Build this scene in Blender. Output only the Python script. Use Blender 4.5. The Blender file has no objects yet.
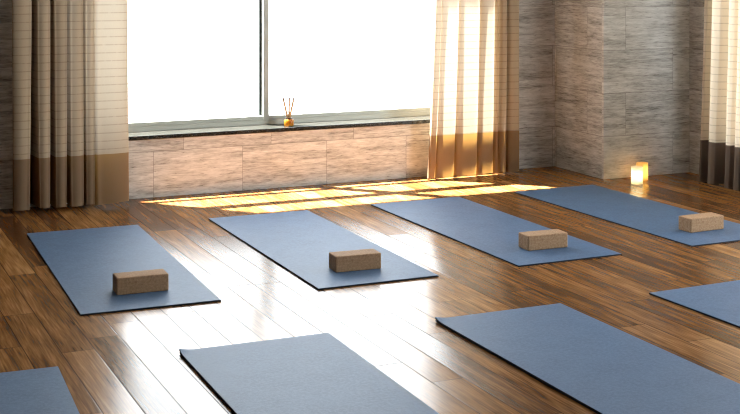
import bpy, bmesh, math, random
from mathutils import Vector, Matrix

C = bpy.context.scene.collection
S = bpy.context.scene
random.seed(7)
PI = math.pi

# ------------------------------------------------------------------ node helpers
class NT:
    """small wrapper for writing node maths as expressions"""
    def __init__(self, name):
        self.m = bpy.data.materials.new(name)
        self.m.use_nodes = True
        self.t = self.m.node_tree
        self.t.nodes.clear()
        self.out = self.n('ShaderNodeOutputMaterial')
    def n(self, kind, **kw):
        nd = self.t.nodes.new(kind)
        for k, v in kw.items():
            setattr(nd, k, v)
        return nd
    def put(self, sock, v):
        if isinstance(v, bpy.types.NodeSocket):
            self.t.links.new(v, sock)
        elif v is not None:
            if isinstance(v, tuple) and len(v) == 3 and sock.type == 'RGBA':
                v = v + (1,)
            sock.default_value = v
    def math(self, op, a, b=None, c=None, clamp=False):
        nd = self.n('ShaderNodeMath', operation=op, use_clamp=clamp)
        for i, v in enumerate((a, b, c)):
            if v is not None:
                self.put(nd.inputs[i], v)
        return nd.outputs[0]
    def vmath(self, op, a, b=None):
        nd = self.n('ShaderNodeVectorMath', operation=op)
        self.put(nd.inputs[0], a)
        if b is not None:
            self.put(nd.inputs[1], b)
        return nd.outputs[0]
    def pos(self):
        return self.n('ShaderNodeNewGeometry').outputs['Position']
    def obj(self):
        return self.n('ShaderNodeTexCoord').outputs['Object']
    def sep(self, v):
        nd = self.n('ShaderNodeSeparateXYZ')
        self.put(nd.inputs[0], v)
        return nd.outputs[0], nd.outputs[1], nd.outputs[2]
    def comb(self, x, y, z):
        nd = self.n('ShaderNodeCombineXYZ')
        for i, v in enumerate((x, y, z)):
            self.put(nd.inputs[i], v)
        return nd.outputs[0]
    def noise(self, v, scale=5, detail=3, rough=.55, dist=0.0):
        nd = self.n('ShaderNodeTexNoise')
        self.put(nd.inputs['Vector'], v)
        nd.inputs['Scale'].default_value = scale
        nd.inputs['Detail'].default_value = detail
        nd.inputs['Roughness'].default_value = rough
        nd.inputs['Distortion'].default_value = dist
        return nd.outputs[0]
    def white(self, v):
        nd = self.n('ShaderNodeTexWhiteNoise', noise_dimensions='3D')
        self.put(nd.inputs['Vector'], v)
        return nd.outputs['Value'], nd.outputs['Color']
    def ramp(self, f, stops, interp='LINEAR'):
        nd = self.n('ShaderNodeValToRGB')
        e = nd.color_ramp.elements
        nd.color_ramp.interpolation = interp
        while len(e) < len(stops):
            e.new(.5)
        for k, (p, c) in enumerate(stops):
            e[k].position = p
            e[k].color = (c + (1,)) if isinstance(c, tuple) else (c, c, c, 1)
        self.put(nd.inputs[0], f)
        return nd.outputs[0]
    def mix(self, f, a, b, blend='MIX'):
        nd = self.n('ShaderNodeMix', data_type='RGBA', blend_type=blend)
        self.put(nd.inputs[0], f)
        self.put(nd.inputs[6], a)
        self.put(nd.inputs[7], b)
        return nd.outputs[2]
    def maprange(self, v, a, b, c=0., d=1., smooth=False):
        nd = self.n('ShaderNodeMapRange')
        if smooth:
            nd.interpolation_type = 'SMOOTHSTEP'
        self.put(nd.inputs[0], v)
        for i, q in enumerate((a, b, c, d)):
            self.put(nd.inputs[i + 1], q)
        return nd.outputs[0]
    def bump(self, h, strength=.3, dist=.01, normal=None):
        nd = self.n('ShaderNodeBump')
        nd.inputs['Strength'].default_value = strength
        nd.inputs['Distance'].default_value = dist
        self.put(nd.inputs['Height'], h)
        if normal is not None:
            self.put(nd.inputs['Normal'], normal)
        return nd.outputs[0]
    def bsdf(self, color=None, rough=.5, metal=0., ior=1.5, spec=.5, normal=None, **kw):
        nd = self.n('ShaderNodeBsdfPrincipled')
        self.put(nd.inputs['Base Color'], color)
        self.put(nd.inputs['Roughness'], rough)
        self.put(nd.inputs['Metallic'], metal)
        self.put(nd.inputs['IOR'], ior)
        self.put(nd.inputs['Specular IOR Level'], spec)
        if normal is not None:
            self.put(nd.inputs['Normal'], normal)
        for k, v in kw.items():
            self.put(nd.inputs[k.replace('_', ' ')], v)
        return nd.outputs[0]
    def done(self, sh):
        self.t.links.new(sh, self.out.inputs['Surface'])
        return self.m

M = {}

# ------------------------------------------------------------------ materials
def mat_floor():
    t = NT('hardwood planks')
    x, y, z = t.sep(t.pos())
    W, Ln = .1262, 1.31
    u = t.math('DIVIDE', t.math('SUBTRACT', x, .054), W)
    col = t.math('FLOOR', u)
    r1, _ = t.white(t.comb(col, 3.7, 1.1))
    v = t.math('ADD', t.math('DIVIDE', y, Ln), t.math('MULTIPLY', r1, 7.0))
    row = t.math('FLOOR', v)
    pid = t.comb(col, row, 9.3)
    rv, rc = t.white(pid)
    rx, ry, rz = t.sep(rc)
    fu, fv = t.math('FRACT', u), t.math('FRACT', v)
    du = t.math('MULTIPLY', t.math('MINIMUM', fu, t.math('SUBTRACT', 1., fu)), W)
    dv = t.math('MULTIPLY', t.math('MINIMUM', fv, t.math('SUBTRACT', 1., fv)), Ln)
    de = t.math('MINIMUM', du, dv)
    seam = t.maprange(de, .0007, .0030, 1., 0.)
    # grain runs along y, its own offset per plank
    gx = t.math('ADD', x, t.math('MULTIPLY', rx, 31.))
    gy = t.math('ADD', y, t.math('MULTIPLY', ry, 17.))
    g1 = t.noise(t.comb(t.math('MULTIPLY', gx, 34.), t.math('MULTIPLY', gy, 2.2), rz), 1., 5, .62, .8)
    g2 = t.noise(t.comb(t.math('MULTIPLY', gx, 160.), t.math('MULTIPLY', gy, 5.), rz), 1., 3, .6)
    g3 = t.noise(t.comb(t.math('MULTIPLY', gx, 9.), t.math('MULTIPLY', gy, 1.6), rz), 1., 3, .5, 1.2)
    f = t.math('ADD', t.math('MULTIPLY', g1, .46), t.math('ADD', t.math('MULTIPLY', g2, .34), t.math('MULTIPLY', g3, .20)))
    f = t.math('ADD', f, t.math('MULTIPLY', t.math('SUBTRACT', rv, .5), .15))
    c = t.ramp(f, [(.24, (.022, .007, .0024)), (.42, (.105, .040, .0115)), (.56, (.270, .118, .036)), (.78, (.540, .290, .105))])
    c = t.mix(seam, c, (.035, .016, .008))
    # every plank lies a hair out of true
    nrm = t.n('ShaderNodeNewGeometry').outputs['Normal']
    tilt = t.comb(t.math('MULTIPLY', t.math('SUBTRACT', rx, .5), .062), t.math('MULTIPLY', t.math('SUBTRACT', ry, .5), .012), 0.)
    nrm = t.vmath('NORMALIZE', t.vmath('ADD', nrm, tilt))
    wav = t.noise(t.comb(t.math('MULTIPLY', gx, 14.), t.math('MULTIPLY', gy, 3.), 0.), 1., 2, .5)
    h = t.math('SUBTRACT', t.math('MULTIPLY', wav, .12), t.maprange(de, .0, .004, 1., 0., True))
    nrm = t.bump(h, .16, .0018, nrm)
    rough = t.math('ADD', .165, t.math('MULTIPLY', g1, .08))
    return t.done(t.bsdf(c, .5, 0., 1.5, .0, nrm, Coat_Weight=t.math('MULTIPLY', .69, t.math('SUBTRACT', 1., t.math('MULTIPLY', seam, .75))), Coat_Roughness=rough, Coat_IOR=1.5, Coat_Normal=nrm))

def mat_stone(along, name, x0, z0=-.005, off=.197):
    """travertine tiles on a wall running along x or y"""
    t = NT(name)
    x, y, z = t.sep(t.pos())
    a = x if along == 'x' else y
    W, Hh = .592, .2955
    rv_ = t.math('DIVIDE', t.math('SUBTRACT', z, z0), Hh)
    row = t.math('FLOOR', rv_)
    par = t.math('MODULO', row, 2.)
    u = t.math('DIVIDE', t.math('SUBTRACT', t.math('SUBTRACT', a, x0), t.math('MULTIPLY', par, off)), W)
    col = t.math('FLOOR', u)
    w, wc = t.white(t.comb(col, row, 2.2 if along == 'x' else 5.1))
    rx, ry, rz = t.sep(wc)
    fu, fv = t.math('FRACT', u), t.math('FRACT', rv_)
    du = t.math('MULTIPLY', t.math('MINIMUM', fu, t.math('SUBTRACT', 1., fu)), W)
    dv = t.math('MULTIPLY', t.math('MINIMUM', fv, t.math('SUBTRACT', 1., fv)), Hh)
    de = t.math('MINIMUM', du, dv)
    joint = t.maprange(de, .0008, .0024, 1., 0.)
    sa = t.math('ADD', a, t.math('MULTIPLY', rx, 23.))
    sz = t.math('ADD', z, t.math('MULTIPLY', ry, 11.))
    n1 = t.noise(t.comb(t.math('MULTIPLY', sa, 1.3), 0., t.math('MULTIPLY', sz, 15.)), 1., 4, .6, .3)
    n4 = t.noise(t.comb(t.math('MULTIPLY', sa, 6.), 5., t.math('MULTIPLY', sz, 46.)), 1., 4, .68, .5)
    n2 = t.noise(t.comb(t.math('MULTIPLY', sa, 16.), 3., t.math('MULTIPLY', sz, 110.)), 1., 3, .7, .2)
    f = t.math('ADD', t.math('MULTIPLY', n1, .36), t.math('ADD', t.math('MULTIPLY', n4, .36), t.math('MULTIPLY', n2, .28)))
    f = t.math('ADD', f, t.math('MULTIPLY', t.math('SUBTRACT', w, .5), .04))
    c = t.ramp(f, [(.36, (.17, .158, .142)), (.44, (.37, .355, .328)), (.52, (.56, .545, .510)), (.63, (.74, .725, .690))])
    pits = t.maprange(n2, .30, .38, .65, 0.)
    c = t.mix(pits, c, (.16, .135, .112))
    c = t.mix(t.math('MULTIPLY', joint, .55), c, (.085, .070, .058))
    h = t.math('SUBTRACT', t.math('MULTIPLY', n2, .5), t.math('MULTIPLY', joint, 1.))
    return t.done(t.bsdf(c, .48, 0., 1.5, .35, t.bump(h, .35, .003)))

def mat_plain(name, col, rough=.5, metal=0., spec=.5, ior=1.5):
    t = NT(name)
    p = t.pos()
    n = t.noise(p, 40., 3)
    c = t.mix(t.math('MULTIPLY', n, .35), col, tuple(q * .8 for q in col))
    return t.done(t.bsdf(c, rough, metal, ior, spec))

def mat_granite():
    t = NT('polished dark granite')
    n = t.noise(t.pos(), 160., 3, .7)
    v = t.noise(t.pos(), 60., 2, .6)
    c = t.ramp(n, [(.35, (.006, .006, .006)), (.56, (.026, .026, .022)), (.70, (.14, .13, .11))])
    c = t.mix(t.maprange(v, .55, .7, 0., .5), c, (.035, .040, .030))
    return t.done(t.bsdf(c, .16, 0., 1.5, .5))

def mat_mat_top():
    t = NT('blue rubber mat top')
    p = t.obj()
    n = t.noise(p, 420., 2, .6)
    b = t.noise(p, 9., 4, .55)
    k = t.noise(p, 75., 3, .7)
    c = t.ramp(b, [(.3, (.059, .108, .190)), (.7, (.075, .133, .226))])
    c = t.mix(t.maprange(k, .40, .62, .0, .45), c, (.118, .190, .302))
    c = t.mix(t.maprange(n, .4, .65, .0, .30), c, (.030, .056, .102))
    h = t.math('ADD', n, t.math('MULTIPLY', k, .6))
    return t.done(t.bsdf(c, .55, 0., 1.5, .32, t.bump(h, .18, .0015)))

def mat_cork():
    t = NT('cork')
    p = t.obj()
    a = t.noise(p, 90., 4, .7)
    v = t.n('ShaderNodeTexVoronoi', feature='F1')
    t.put(v.inputs['Vector'], p)
    v.inputs['Scale'].default_value = 170.
    _, cc = v.outputs[0], v.outputs['Color']
    s, _, _ = t.sep(cc)
    c = t.ramp(a, [(.3, (.29, .165, .085)), (.55, (.41, .250, .138)), (.75, (.52, .345, .205))])
    c = t.mix(t.maprange(s, .86, .97, 0., .45), c, (.22, .12, .065))
    return t.done(t.bsdf(c, .8, 0., 1.45, .25, t.bump(a, .25, .002)))

def cloth(name, col, line=None, trans=.5, clear=0., rough_scale=1., tcol=None):
    t = NT(name)
    x, y, z = t.sep(t.pos())
    weave = t.noise(t.comb(t.math('MULTIPLY', x, 260.), t.math('MULTIPLY', y, 260.), t.math('MULTIPLY', z, 40.)), 1., 2, .6)
    c = t.mix(t.math('MULTIPLY', weave, .28), col, tuple(q * .72 for q in col))
    tc = tcol or col
    tr = t.mix(t.math('MULTIPLY', weave, .2), tc, tuple(q * .8 for q in tc))
    lm = None
    if line:
        f = t.math('FRACT', t.math('DIVIDE', t.math('ADD', z, .013), .0487))
        d = t.math('ABSOLUTE', t.math('SUBTRACT', f, .5))
        broken = t.noise(t.comb(t.math('MULTIPLY', x, 55.), t.math('MULTIPLY', y, 55.), t.math('MULTIPLY', z, 20.)), 1., 2, .5)
        lm = t.math('MULTIPLY', t.maprange(d, .040, .085, 1., 0.), t.maprange(broken, .30, .52, .35, .95))
        c = t.mix(lm, c, line)
        tr = t.mix(lm, tr, tuple(q * .70 for q in tc))
    d = t.n('ShaderNodeBsdfDiffuse'); t.put(d.inputs[0], c)
    q = t.n('ShaderNodeBsdfTranslucent'); t.put(q.inputs[0], tr)
    m = t.n('ShaderNodeMixShader'); m.inputs[0].default_value = trans
    t.t.links.new(d.outputs[0], m.inputs[1]); t.t.links.new(q.outputs[0], m.inputs[2])
    sh = m.outputs[0]
    if clear:
        tp = t.n('ShaderNodeBsdfTransparent')
        m2 = t.n('ShaderNodeMixShader')
        cl = clear if lm is None else t.math('MULTIPLY', t.math('SUBTRACT', 1., lm), clear)
        t.put(m2.inputs[0], cl)
        t.t.links.new(sh, m2.inputs[1]); t.t.links.new(tp.outputs[0], m2.inputs[2])
        sh = m2.outputs[0]
    return t.done(sh)

def mat_glass():
    t = NT('window glass')
    g = t.n('ShaderNodeNewGeometry')
    dt = t.n('ShaderNodeVectorMath', operation='DOT_PRODUCT')
    t.put(dt.inputs[0], g.outputs['Normal']); t.put(dt.inputs[1], g.outputs['Incoming'])
    ca = t.math('ABSOLUTE', dt.outputs['Value'])
    fr = t.math('ADD', .035, t.math('MULTIPLY', t.math('POWER', t.math('SUBTRACT', 1., ca), 5.), .9))
    tp = t.n('ShaderNodeBsdfTransparent'); tp.inputs[0].default_value = (.97, .985, .98, 1)
    gl = t.n('ShaderNodeBsdfGlossy'); gl.inputs['Roughness'].default_value = .01
    m = t.n('ShaderNodeMixShader')
    t.put(m.inputs[0], fr)
    t.t.links.new(tp.outputs[0], m.inputs[1]); t.t.links.new(gl.outputs[0], m.inputs[2])
    return t.done(m.outputs[0])

def mat_amber():
    t = NT('amber glass')
    d = t.bsdf((.55, .27, .03), .12, 0., 1.5, .6)
    q = t.n('ShaderNodeBsdfTranslucent'); q.inputs[0].default_value = (.62, .34, .04, 1)
    tp = t.n('ShaderNodeBsdfTransparent'); tp.inputs[0].default_value = (1., .60, .10, 1)
    m = t.n('ShaderNodeMixShader'); m.inputs[0].default_value = .5
    t.t.links.new(d, m.inputs[1]); t.t.links.new(q.outputs[0], m.inputs[2])
    m2 = t.n('ShaderNodeMixShader'); m2.inputs[0].default_value = .18
    t.t.links.new(m.outputs[0], m2.inputs[1]); t.t.links.new(tp.outputs[0], m2.inputs[2])
    return t.done(m2.outputs[0])

def mat_wax(name, col, tcol):
    t = NT(name)
    d = t.bsdf(col, .45, 0., 1.45, .3)
    q = t.n('ShaderNodeBsdfTranslucent'); t.put(q.inputs[0], tcol)
    m = t.n('ShaderNodeMixShader'); m.inputs[0].default_value = .6
    t.t.links.new(d, m.inputs[1]); t.t.links.new(q.outputs[0], m.inputs[2])
    return t.done(m.outputs[0])

def mat_flame():
    t = NT('candle flame')
    e = t.n('ShaderNodeEmission'); e.inputs[0].default_value = (1., .72, .34, 1); e.inputs[1].default_value = 3.
    return t.done(e.outputs[0])

M['floor'] = mat_floor()
M['stone_x'] = mat_stone('x', 'travertine tiles facing the room', 2.083 - .592 * 8)
M['stone_p'] = mat_stone('x', 'travertine tiles on the pier', 5.646 - .592 * 5, off=-.40)
M['stone_y'] = mat_stone('y', 'travertine tiles on side walls', 7.33 - .592 * 20)
M['plaster'] = mat_plain('warm grey plaster', (.16, .14, .12), .85, 0., .2)
M['ceiling'] = mat_plain('off white ceiling plaster', (.32, .30, .28), .9, 0., .2)
M['dark_plaster'] = mat_plain('dark umber plaster', (.12, .10, .085), .85, 0., .2)
M['granite'] = mat_granite()
M['alu'] = mat_plain('grey anodised aluminium', (.40, .405, .37), .42, .35)
M['gasket'] = mat_plain('black rubber gasket', (.012, .018, .016), .5)
M['fin'] = mat_plain('painted sunshade fin', (.25, .25, .24), .6)
M['mat_top'] = mat_mat_top()
M['mat_back'] = mat_plain('near black mat backing', (.008, .010, .016), .7, 0., .3)
M['cork'] = mat_cork()
M['sheer'] = cloth('cream curtain weave with thread lines', (.68, .53, .36), (.50, .375, .25), .40, 0., tcol=(.31, .265, .21))
M['sheer_r'] = cloth('cream side curtain weave with thread lines', (.80, .70, .56), (.56, .46, .35), .45, 0., tcol=(.66, .56, .43))
M['hem'] = cloth('tan curtain hem cloth', (.31, .215, .138), None, .40, 0., tcol=(.40, .205, .05))
M['hem_dark'] = cloth('dark brown curtain hem cloth', (.20, .155, .125), None, .12, 0., tcol=(.14, .10, .07))
M['rail'] = mat_plain('dark curtain track', (.05, .045, .04), .5, .3)
M['glass'] = mat_glass()
M['amber'] = mat_amber()
M['cap'] = mat_plain('dark bottle collar', (.10, .05, .02), .5)
M['reed'] = mat_plain('rattan reed', (.50, .33, .17), .8, 0., .2)
M['wax_pale'] = mat_wax('pale candle wax', (.85, .80, .66), (1., .94, .78))
M['wax_gold'] = mat_wax('golden candle wax', (.85, .68, .38), (1., .80, .44))
M['wick'] = mat_plain('black wick', (.02, .015, .012), .9)
M['flame'] = mat_flame()

# ------------------------------------------------------------------ mesh helpers
def obj(name, bm, m, parent=None, smooth=False):
    me = bpy.data.meshes.new(name)
    bm.to_mesh(me); bm.free()
    if smooth:
        for p in me.polygons:
            p.use_smooth = True
    me.materials.append(m)
    o = bpy.data.objects.new(name, me)
    C.objects.link(o)
    if parent is not None:
        o.parent = parent
    return o

def tag(o, label=None, cat=None, group=None, kind=None):
    if label: o['label'] = label
    if cat: o['category'] = cat
    if group: o['group'] = group
    if kind: o['kind'] = kind
    return o

def empty(name, loc, rz=0.):
    o = bpy.data.objects.new(name, None)
    o.empty_display_size = .1
    C.objects.link(o)
    o.location = loc; o.rotation_euler = (0, 0, rz)
    return o

def box(bm, x0, x1, y0, y1, z0, z1, bev=0., seg=2):
    r = bmesh.ops.create_cube(bm, size=1)
    vs = r['verts']
    for v in vs:
        v.co = Vector(((x0 + x1) / 2 + v.co.x * (x1 - x0), (y0 + y1) / 2 + v.co.y * (y1 - y0), (z0 + z1) / 2 + v.co.z * (z1 - z0)))
    if bev:
        es = list({e for v in vs for e in v.link_edges})
        bmesh.ops.bevel(bm, geom=es, offset=bev, segments=seg, profile=.5, affect='EDGES')
    return bm

def tube(bm, a, b, r0, r1=None, n=10):
    a, b = Vector(a), Vector(b)
    d = b - a
    q = d.to_track_quat('Z', 'Y').to_matrix().to_4x4()
    q.translation = (a + b) / 2
    bmesh.ops.create_cone(bm, cap_ends=True, segments=n, radius1=r0, radius2=r0 if r1 is None else r1, depth=d.length, matrix=q)
    return bm

def lathe(bm, prof, n=32):
    rings = []
    for r, z in prof:
        if r < 1e-6:
            rings.append([bm.verts.new((0, 0, z))])
        else:
            rings.append([bm.verts.new((r * math.cos(2 * PI * k / n), r * math.sin(2 * PI * k / n), z)) for k in range(n)])
    for A, B in zip(rings, rings[1:]):
        for k in range(n):
            j = (k + 1) % n
            if len(A) == 1 and len(B) == 1: continue
            if len(A) == 1: bm.faces.new((A[0], B[k], B[j]))
            elif len(B) == 1: bm.faces.new((A[k], A[j], B[0]))
            else: bm.faces.new((A[k], A[j], B[j], B[k]))
    bmesh.ops.recalc_face_normals(bm, faces=bm.faces)
    return bm

def struct(name, bm, m, parent=None):
    o = obj(name, bm, m, parent)
    if parent is None: o['kind'] = 'structure'
    return o

# ------------------------------------------------------------------ the room
XL, XR = -1.7, 5.79            # left wall, right wall
YB, YW = -2.6, 7.945           # wall behind the camera, window wall
XC, YP = 5.063, 7.33           # the pier in the far right corner
ZC = 4.4
WX0, WX1, WZ0, WZ1 = 1.56, 4.42, .3690, 4.13     # main window opening
YG = 8.17                      # its glass plane
RY0, RY1, RZ0, RZ1 = 2.6, 6.86, .12, 4.0       # window in the right wall

struct('floor', box(bmesh.new(), XL - .2, XR + .3, YB - .2, YW + .3, -.12, 0.), M['floor'])
struct('ceiling', box(bmesh.new(), XL - .2, XR + .3, YB - .2, YW + .3, ZC, ZC + .12), M['ceiling'])
b = bmesh.new()
box(b, XL - .2, WX0, YW, YW + .28, 0, ZC)
box(b, WX1, XC + .3, YW, YW + .28, 0, ZC)
box(b, WX0, WX1, YW, YW + .28, 0, WZ0)
box(b, WX0, WX1, YW, YW + .28, WZ1, ZC)
struct('wall_window', b, M['stone_x'])
struct('wall_pier_side', box(bmesh.new(), XC, XC + .02, YP + .02, YW, 0, ZC), M['stone_y'])
struct('wall_pier_front', box(bmesh.new(), XC, XR, YP, YP + .02, 0, ZC), M['stone_p'])
b = bmesh.new()
box(b, XR, XR + .25, RY1, YP + .3, 0, ZC)
box(b, XR, XR + .25, YB - .2, RY0, 0, ZC)
box(b, XR, XR + .25, RY0, RY1, 0, RZ0)
box(b, XR, XR + .25, RY0, RY1, RZ1, ZC)
struct('wall_right', b, M['stone_y'])
struct('wall_left', box(bmesh.new(), XL - .2, XL, YB, YW, 0, ZC), M['plaster'])
struct('wall_behind', box(bmesh.new(), XL, XR, YB - .2, YB, 0, ZC), M['dark_plaster'])

# main window: sill, aluminium frame with mullion, gaskets, two panes
def window_y(name, x0, x1, z0, z1, yf, yg, yb, mull):
    e = empty(name, ((x0 + x1) / 2, yg, z0))
    e['kind'] = 'structure'
    L = Matrix.Translation(-e.location)
    def put(nm, bm, m):
        bm.transform(L)
        return obj(nm, bm, m, e)
    b = bmesh.new()
    box(b, x0, x1, yf, yb - .02, z0, z0 + .034, .0015, 1)
    box(b, x0, x1, yf + .005, yb - .03, z0 + .034, z0 + .060, .0015, 1)
    box(b, x0, x1, yf, yb, z1 - .05, z1, .002, 1)
    for xa in (x0, x1 - .05):
        box(b, xa, xa + .05, yf, yb, z0 + .05, z1 - .05, .002, 1)
    put('frame', b, M['alu'])
    if mull:
        put('mullion', box(bmesh.new(), mull - .0195, mull + .0195, yf - .004, yb, z0 + .030, z1 - .05, .002, 1), M['alu'])
        for s in (-1, 1):
            b = box(bmesh.new(), min(mull + s * .0195, mull + s * .034), max(mull + s * .0195, mull + s * .034), yg - .012, yg + .012, z0 + .060, z1 - .05)
            put('gasket', b, M['gasket'])
    xs = [x0 + .05] + ([mull - .02, mull + .02] if mull else []) + [x1 - .05]
    for a, c in zip(xs[0::2], xs[1::2]):
        put('pane', box(bmesh.new(), a, c, yg - .004, yg + .004, z0 + .045, z1 - .05), M['glass'])
    return e
window_y('window_1', WX0, WX1, .3955, WZ1, 8.118, YG, 8.222, 2.899)
b = box(bmesh.new(), WX0, WX1, 7.930, 8.222, WZ0, .3955, .003, 2)
struct('trim_1', b, M['granite'])

# side window behind the right curtain
e = empty('window_2', (XR + .12, (RY0 + RY1) / 2, RZ0)); e['kind'] = 'structure'
L = Matrix.Translation(-e.location)
b = bmesh.new()
for z in (RZ0, RZ1 - .05): box(b, XR + .07, XR + .17, RY0, RY1, z, z + .05, .002, 1)
for y in (RY0, 4.0, 5.45, RY1 - .05): box(b, XR + .07, XR + .17, y, y + .05, RZ0 + .05, RZ1 - .05, .002, 1)
b.transform(L); obj('frame', b, M['alu'], e)
b = box(bmesh.new(), XR + .116, XR + .124, RY0 + .05, RY1 - .05, RZ0 + .05, RZ1 - .05)
b.transform(L); obj('pane', b, M['glass'], e)

# outside sunshade fins over the window (they cut the bands of sun on the floor)
K = .25                                          # how far the sun travels towards the room per metre of fall
def fin(name, ya, yb, yo):                       # shades the floor from ya to yb, stands at yo outside
    dep = (yb - ya) * .86
    zc = (yo - (ya + yb) / 2) / K
    struct(name, box(bmesh.new(), .4, 4.6, yo - dep / 2, yo + dep / 2, zc - .012, zc + .012), M['fin'])
fin('trim_2', 7.735, 7.788, 8.40)
fin('trim_3', 7.390, 7.510, 8.40)

# ------------------------------------------------------------------ curtains
def spline(pts, n):
    """Catmull-Rom through (x, y) control points, n samples per span"""
    P = [Vector(p) for p in pts]
    P = [P[0] * 2 - P[1]] + P + [P[-1] * 2 - P[-2]]
    out = []
    for i in range(1, len(P) - 2):
        a, b_, c, d = P[i - 1:i + 3]
        for k in range(n):
            s = k / n
            out.append(.5 * ((2 * b_) + (c - a) * s + (2 * a - 5 * b_ + 4 * c - d) * s * s + (3 * b_ - a - 3 * c + d) * s ** 3))
    out.append(P[-2])
    return out

def pleats(panels, yf, yb, bulge=.012, close=1.):
    """flat pleat fronts at yf joined by folds that run back to yb; close < 1 narrows the gaps"""
    pts = []
    for i, (a, c) in enumerate(panels):
        if i > 0:
            ga = panels[i - 1][1]
            a = a - (a - ga) * .5 * (1 - close)
        if i < len(panels) - 1:
            gc = panels[i + 1][0]
            c = c + (gc - c) * .5 * (1 - close)
        w = c - a
        if i == 0:
            pts.append((a + .004, yf + .035))
        pts += [(a, yf + .008), (a + w * .18, yf - bulge * .4), (a + w * .5, yf - bulge), (a + w * .82, yf - bulge * .4), (c, yf + .008)]
        if i < len(panels) - 1:
            g = panels[i + 1][0] - panels[i][1]
            m = (panels[i + 1][0] + panels[i][1]) / 2
            pts += [(m - g * .16 * close, yb - .02), (m, yb), (m + g * .16 * close, yb - .02)]
        else:
            pts.append((c - .004, yf + .035))
    return pts

def curtain(name, lo, hi, z_top, z_seam, z_bot, mats, rot=None, n=4, seed=1):
    """lo / hi: profiles at the floor and at the rail, blended up the height"""
    rnd = random.Random(seed)
    A, B = spline(lo, n), spline(hi, n)
    base = sum(A, Vector((0, 0))) / len(A)
    root = empty(name, (base.x, base.y, 0.))
    ph = [rnd.uniform(0, 6.28) for _ in range(8)]
    def at(k, z):
        s = min(1., max(0., z / 2.2)) ** .8
        p = A[k] * (1 - s) + B[k] * s
        w = .004 * math.sin(k * .21 + ph[0] + z * 1.7) + .003 * math.sin(k * .09 + ph[1] - z * 2.9)
        return Vector((p.x + w * .6 - base.x, p.y + w - base.y, z))
    def sheet(nm, zs, m, hemwave=0.):
        bm = bmesh.new()
        rows = []
        for i, z in enumerate(zs):
            row = []
            for k in range(len(A)):
                zz = z + (hemwave * (math.sin(k * .13 + ph[2]) + .6 * math.sin(k * .31 + ph[3])) if i == 0 else 0.)
                row.append(bm.verts.new(at(k, zz)))
            rows.append(row)
        for r0, r1 in zip(rows, rows[1:]):
            for k in range(len(A) - 1):
                bm.faces.new((r0[k], r0[k + 1], r1[k + 1], r1[k]))
        return obj(nm, bm, m, root, True)
    sheet('hem_band', [z_bot + (z_seam - z_bot) * i / 6 for i in range(7)], mats[1], .003)
    sheet('sheer_panel', [z_seam + (z_top - z_seam) * (i / 26) ** 1.1 for i in range(27)], mats[0])
    return root

PL = [(1.188, 1.281), (1.346, 1.399), (1.440, 1.500), (1.530, 1.602), (1.620, 1.669), (1.683, 1.880)]
o = curtain('curtain', pleats(PL, 7.755, 7.932, .012, .8), pleats(PL, 7.79, 7.90, .012, .30), 4.36, .322, .022, (M['sheer'], M['hem']), seed=3)
tag(o, 'tall cream curtain with a tan hem hanging left of the main window', 'curtain', 'floor length curtains')
PR = [(3.958, 4.008), (4.018, 4.150), (4.176, 4.330), (4.352, 4.462), (4.474, 4.500), (4.519, 4.570), (4.592, 4.678)]
PRH = [(4.058 + (a - 3.958) * .862, 4.058 + (c - 3.958) * .862) for a, c in PR]      # a little narrower at the track
o = curtain('curtain', pleats(PR, 7.795, 7.842, .003), pleats(PRH, 7.80, 7.838, .003, .6), 4.36, .300, .012, (M['sheer'], M['hem']), seed=5)
tag(o, 'cream curtain with a glowing orange tan hem at the right end of the main window', 'curtain', 'floor length curtains')
# the side curtain hangs along the right wall: same profile maker, turned
PT = []
y = 6.985
for w, g in ((.030, .055), (.075, .10), (.045, .040), (.050, .075), (.055, .075), (.06, .07), (.05, .08), (.06, .07), (.05, .08), (.06, .07), (.05, .06)):
    PT.append((y - w, y)); y -= w + g
PT = PT[::-1]
lo = [(q[1], q[0]) for q in pleats(PT, 5.595, 5.715)]
hi = [(q[1], q[0] - .09) for q in pleats(PT, 5.60, 5.68, .012, .5)]
o = curtain('curtain', lo, hi, 4.36, .288, .006, (M['sheer_r'], M['hem_dark']), seed=9)
tag(o, 'cream curtain with a dark brown hem hanging along the right side wall', 'curtain', 'floor length curtains')
for nm, bb in (('trim_4', (1.0, 4.9, 7.82, 7.86)),):
    struct(nm, box(bmesh.new(), bb[0], bb[1], bb[2], bb[3], 4.36, ZC), M['rail'])
struct('trim_5', box(bmesh.new(), 5.62, 5.66, 5.4, 7.1, 4.36, ZC), M['rail'])

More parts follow.
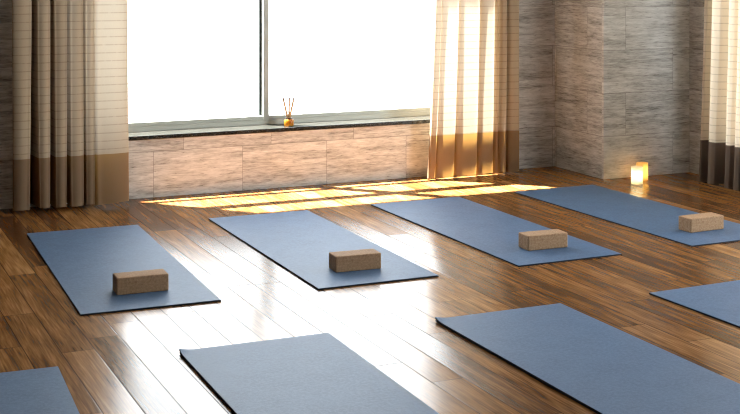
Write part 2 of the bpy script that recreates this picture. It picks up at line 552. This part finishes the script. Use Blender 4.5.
# ------------------------------------------------------------------ yoga mats
ML, MW = 1.73, .61
def sheet_mesh(z0, z1, curl=0., inset=0., seed=0, lift_r=.10):
    """a thin slab, origin at its far left corner, with that corner lifted a little when curl > 0"""
    nx, ny = 16, 40
    bm = bmesh.new()
    def hgt(x, y, z):
        d = math.hypot(x, y)
        return z + curl * max(0., 1 - d / lift_r) ** 2
    top, bot = {}, {}
    for i in range(nx + 1):
        for j in range(ny + 1):
            fx, fy = (i / nx) ** 1.4, (j / ny) ** 1.6
            x, y = inset + fx * (MW - 2 * inset), -(inset + fy * (ML - 2 * inset))
            top[i, j] = bm.verts.new((x, y, hgt(x, y, z1)))
            bot[i, j] = bm.verts.new((x, y, hgt(x, y, z0)))
    for i in range(nx):
        for j in range(ny):
            bm.faces.new((top[i, j], top[i, j + 1], top[i + 1, j + 1], top[i + 1, j]))
            bm.faces.new((bot[i, j], bot[i + 1, j], bot[i + 1, j + 1], bot[i, j + 1]))
    for i in range(nx):
        for j in (0, ny):
            q = (top[i, j], top[i + 1, j], bot[i + 1, j], bot[i, j])
            bm.faces.new(q if j == 0 else q[::-1])
    for j in range(ny):
        for i in (0, nx):
            q = (top[i, j], bot[i, j], bot[i, j + 1], top[i, j + 1])
            bm.faces.new(q if i == 0 else q[::-1])
    bmesh.ops.recalc_face_normals(bm, faces=bm.faces)
    return bm

def yoga_mat(x, y, a, label, curl=False):
    r = empty('yoga_mat', (x, y, 0.), a)
    tag(r, label, 'yoga mat', 'blue yoga mats')
    if curl:
        obj('backing', sheet_mesh(.0004, .0065, .002, .001), M['mat_back'], r)
        obj('surface', sheet_mesh(.0070, .0115, .009, 0., lift_r=.07), M['mat_top'], r)
        # dark edge binding of the top layer
        bm = sheet_mesh(.0066, .0106, .009, -.0006, lift_r=.07)
        obj('edge', bm, M['mat_back'], r)
    else:
        obj('backing', sheet_mesh(.0004, .0066, 0., -.0006), M['mat_back'], r)
        obj('surface', sheet_mesh(.0062, .0080, 0., .0006), M['mat_top'], r)
    return r
mats = [
    (1.168, 7.148, -.035, 'blue yoga mat lying before the left curtain, cork block on its near end', False),
    (2.194, 7.129, -.008, 'blue yoga mat below the reed diffuser, a cork block on its near end', False),
    (3.226, 7.134, .006, 'blue yoga mat pointing at the right window curtain, cork block on its near end', False),
    (4.244, 7.138, .026, 'blue yoga mat nearest the two lit candles, cork block on its near end', False),
    (3.507, 4.721, .025, 'bare blue yoga mat cut off by the right edge of the photo', False),
    (2.430, 4.728, -.004, 'large bare blue yoga mat in front at the right, far left corner curling', True),
    (1.343, 4.742, -.017, 'bare blue yoga mat in the front middle, lying on the white window glare', True),
    (.281, 4.792, -.053, 'bare blue yoga mat cut off by the bottom left corner of the photo', False)]
for m in mats:
    yoga_mat(*m)

# ------------------------------------------------------------------ cork blocks on the four back mats
BW, BD, BH = .234, .106, .077
def cork_block(x, y, a, label):
    bm = box(bmesh.new(), 0, BW, 0, BD, 0, BH, .0055, 3)
    o = obj('cork_block', bm, M['cork'])
    o.location = (x, y, .0081); o.rotation_euler = (0, 0, a)
    return tag(o, label, 'yoga block', 'cork yoga blocks')
cork_block(1.316, 5.652, -.036, 'darkest cork yoga block, on the blue mat before the left curtain')
cork_block(2.364, 5.634, -.055, 'brown cork yoga block on the blue mat below the reed diffuser')
cork_block(3.440, 5.650, -.045, 'pale topped cork yoga block on the third blue mat, before the right window curtain')
cork_block(4.480, 5.657, .040, 'palest cork yoga block, on the blue mat nearest the candles')

# ------------------------------------------------------------------ reed diffuser on the sill
d = empty('reed_diffuser', (3.016, 7.998, .3955))
tag(d, 'small amber glass reed diffuser standing on the window sill by the mullion', 'reed diffuser')
b = lathe(bmesh.new(), [(0, 0), (.026, 0), (.0315, .004), (.0325, .012), (.0325, .036), (.030, .043), (.023, .047), (.0185, .048), (.0185, .055), (.0150, .055), (.0150, .047), (.024, .042), (.029, .035), (.029, .010), (.025, .005), (0, .005)])
obj('bottle', b, M['amber'], d, True)
b = lathe(bmesh.new(), [(.0155, .0570), (.0215, .0570), (.0215, .0490), (.0188, .0490)], 24)
obj('collar', b, M['cap'], d, True)
for bx, tx, ty, tz in ((-.003, -.036, .004, .176), (.000, .000, -.008, .178), (.003, .036, .006, .174)):
    rd = obj('reed', tube(bmesh.new(), (bx * -1.2, 0, .008), (tx, ty, tz), .0068, .0068, 8), M['reed'], d)
    v = Vector((tx, ty, tz)); u = (v - Vector((bx * -1.2, 0, .008))).normalized()
    tag(obj('tip', tube(bmesh.new(), v - u * .004, v + u * .014, .0066, .0062, 8), M['cap'], rd), 'dark reed tip')

# ------------------------------------------------------------------ candles
def candle(x, y, r, h, wax, power, lcol, label):
    c = empty('pillar_candle', (x, y, 0.))
    tag(c, label, 'candle', 'lit pillar candles')
    w = .006
    b = lathe(bmesh.new(), [(0, .0), (r - .002, 0), (r, .003), (r * 1.0, h - .004), (r - .002, h), (r - w, h - .002), (r - w, h - .035), (r - w, .012), (0, .012)], 40)
    obj('wax_body', b, M[wax], c, True)
    obj('wick', tube(bmesh.new(), (0, 0, .012), (.001, 0, h - .038), .0016, .0012, 8), M['wick'], c)
    b = lathe(bmesh.new(), [(0, h - .042), (.004, h - .036), (.0055, h - .030), (.004, h - .020), (.0015, h - .011), (0, h - .008)], 16)
    obj('flame', b, M['flame'], c, True)
    l = bpy.data.lights.new('candle_light', 'POINT')
    l.energy = power; l.color = lcol; l.shadow_soft_size = .012
    lo = bpy.data.objects.new('candle_light', l); C.objects.link(lo)
    lo.parent = c; lo.location = (0, 0, h * .55)
candle(5.169, 7.095, .0385, .116, 'wax_pale', .32, (1., .90, .70), 'pale cream lit pillar candle, the nearer of the two by the stone pier')
candle(5.300, 7.215, .0395, .116, 'wax_gold', .28, (1., .82, .50), 'golden lit pillar candle, the further of the two by the stone pier')

# ------------------------------------------------------------------ light
w = bpy.data.worlds.new('overcast white sky'); S.world = w
w.use_nodes = True
bg = w.node_tree.nodes['Background']
wt = w.node_tree
tc = wt.nodes.new('ShaderNodeTexCoord'); sx = wt.nodes.new('ShaderNodeSeparateXYZ'); cr = wt.nodes.new('ShaderNodeValToRGB')
wt.links.new(tc.outputs['Generated'], sx.inputs[0]); wt.links.new(sx.outputs[2], cr.inputs[0]); wt.links.new(cr.outputs[0], bg.inputs[0])
el = cr.color_ramp.elements                      # bright haze low down, clearer and dimmer sky overhead
el[0].position = .30; el[0].color = (.95, .975, 1., 1)
el[1].position = .72; el[1].color = (.24, .30, .40, 1)
bg.inputs[1].default_value = 7.0
sun = bpy.data.lights.new('sun', 'SUN'); sun.energy = 118.; sun.color = (1., .97, .92); sun.angle = math.radians(.6)
so = bpy.data.objects.new('sun', sun); C.objects.link(so)
so.rotation_euler = Vector((.9 * K, -K, -1.)).to_track_quat('-Z', 'Y').to_euler()
so.location = (0, 12, 8)

# ------------------------------------------------------------------ camera
cam = bpy.data.cameras.new('camera'); co = bpy.data.objects.new('camera', cam); C.objects.link(co)
cam.sensor_width = 36.; cam.lens = 36. * 1279.66 / 740.
cam.shift_x = 0.; cam.shift_y = -(207. + 39.635) / 740.
cam.clip_start = .05
co.location = (0, 0, 1.5); co.rotation_euler = (PI / 2, 0, -.42398)
S.camera = co

S.view_settings.view_transform = 'Standard'
S.view_settings.look = 'None'
S.view_settings.gamma = 1.
S.view_settings.use_curve_mapping = False
S.view_settings.exposure = .6
S.cycles.filter_width = 1.1
S.cycles.use_denoising = True
S.cycles.max_bounces = 10
S.cycles.diffuse_bounces = 6
S.cycles.transparent_max_bounces = 16
S.cycles.sample_clamp_indirect = 8.
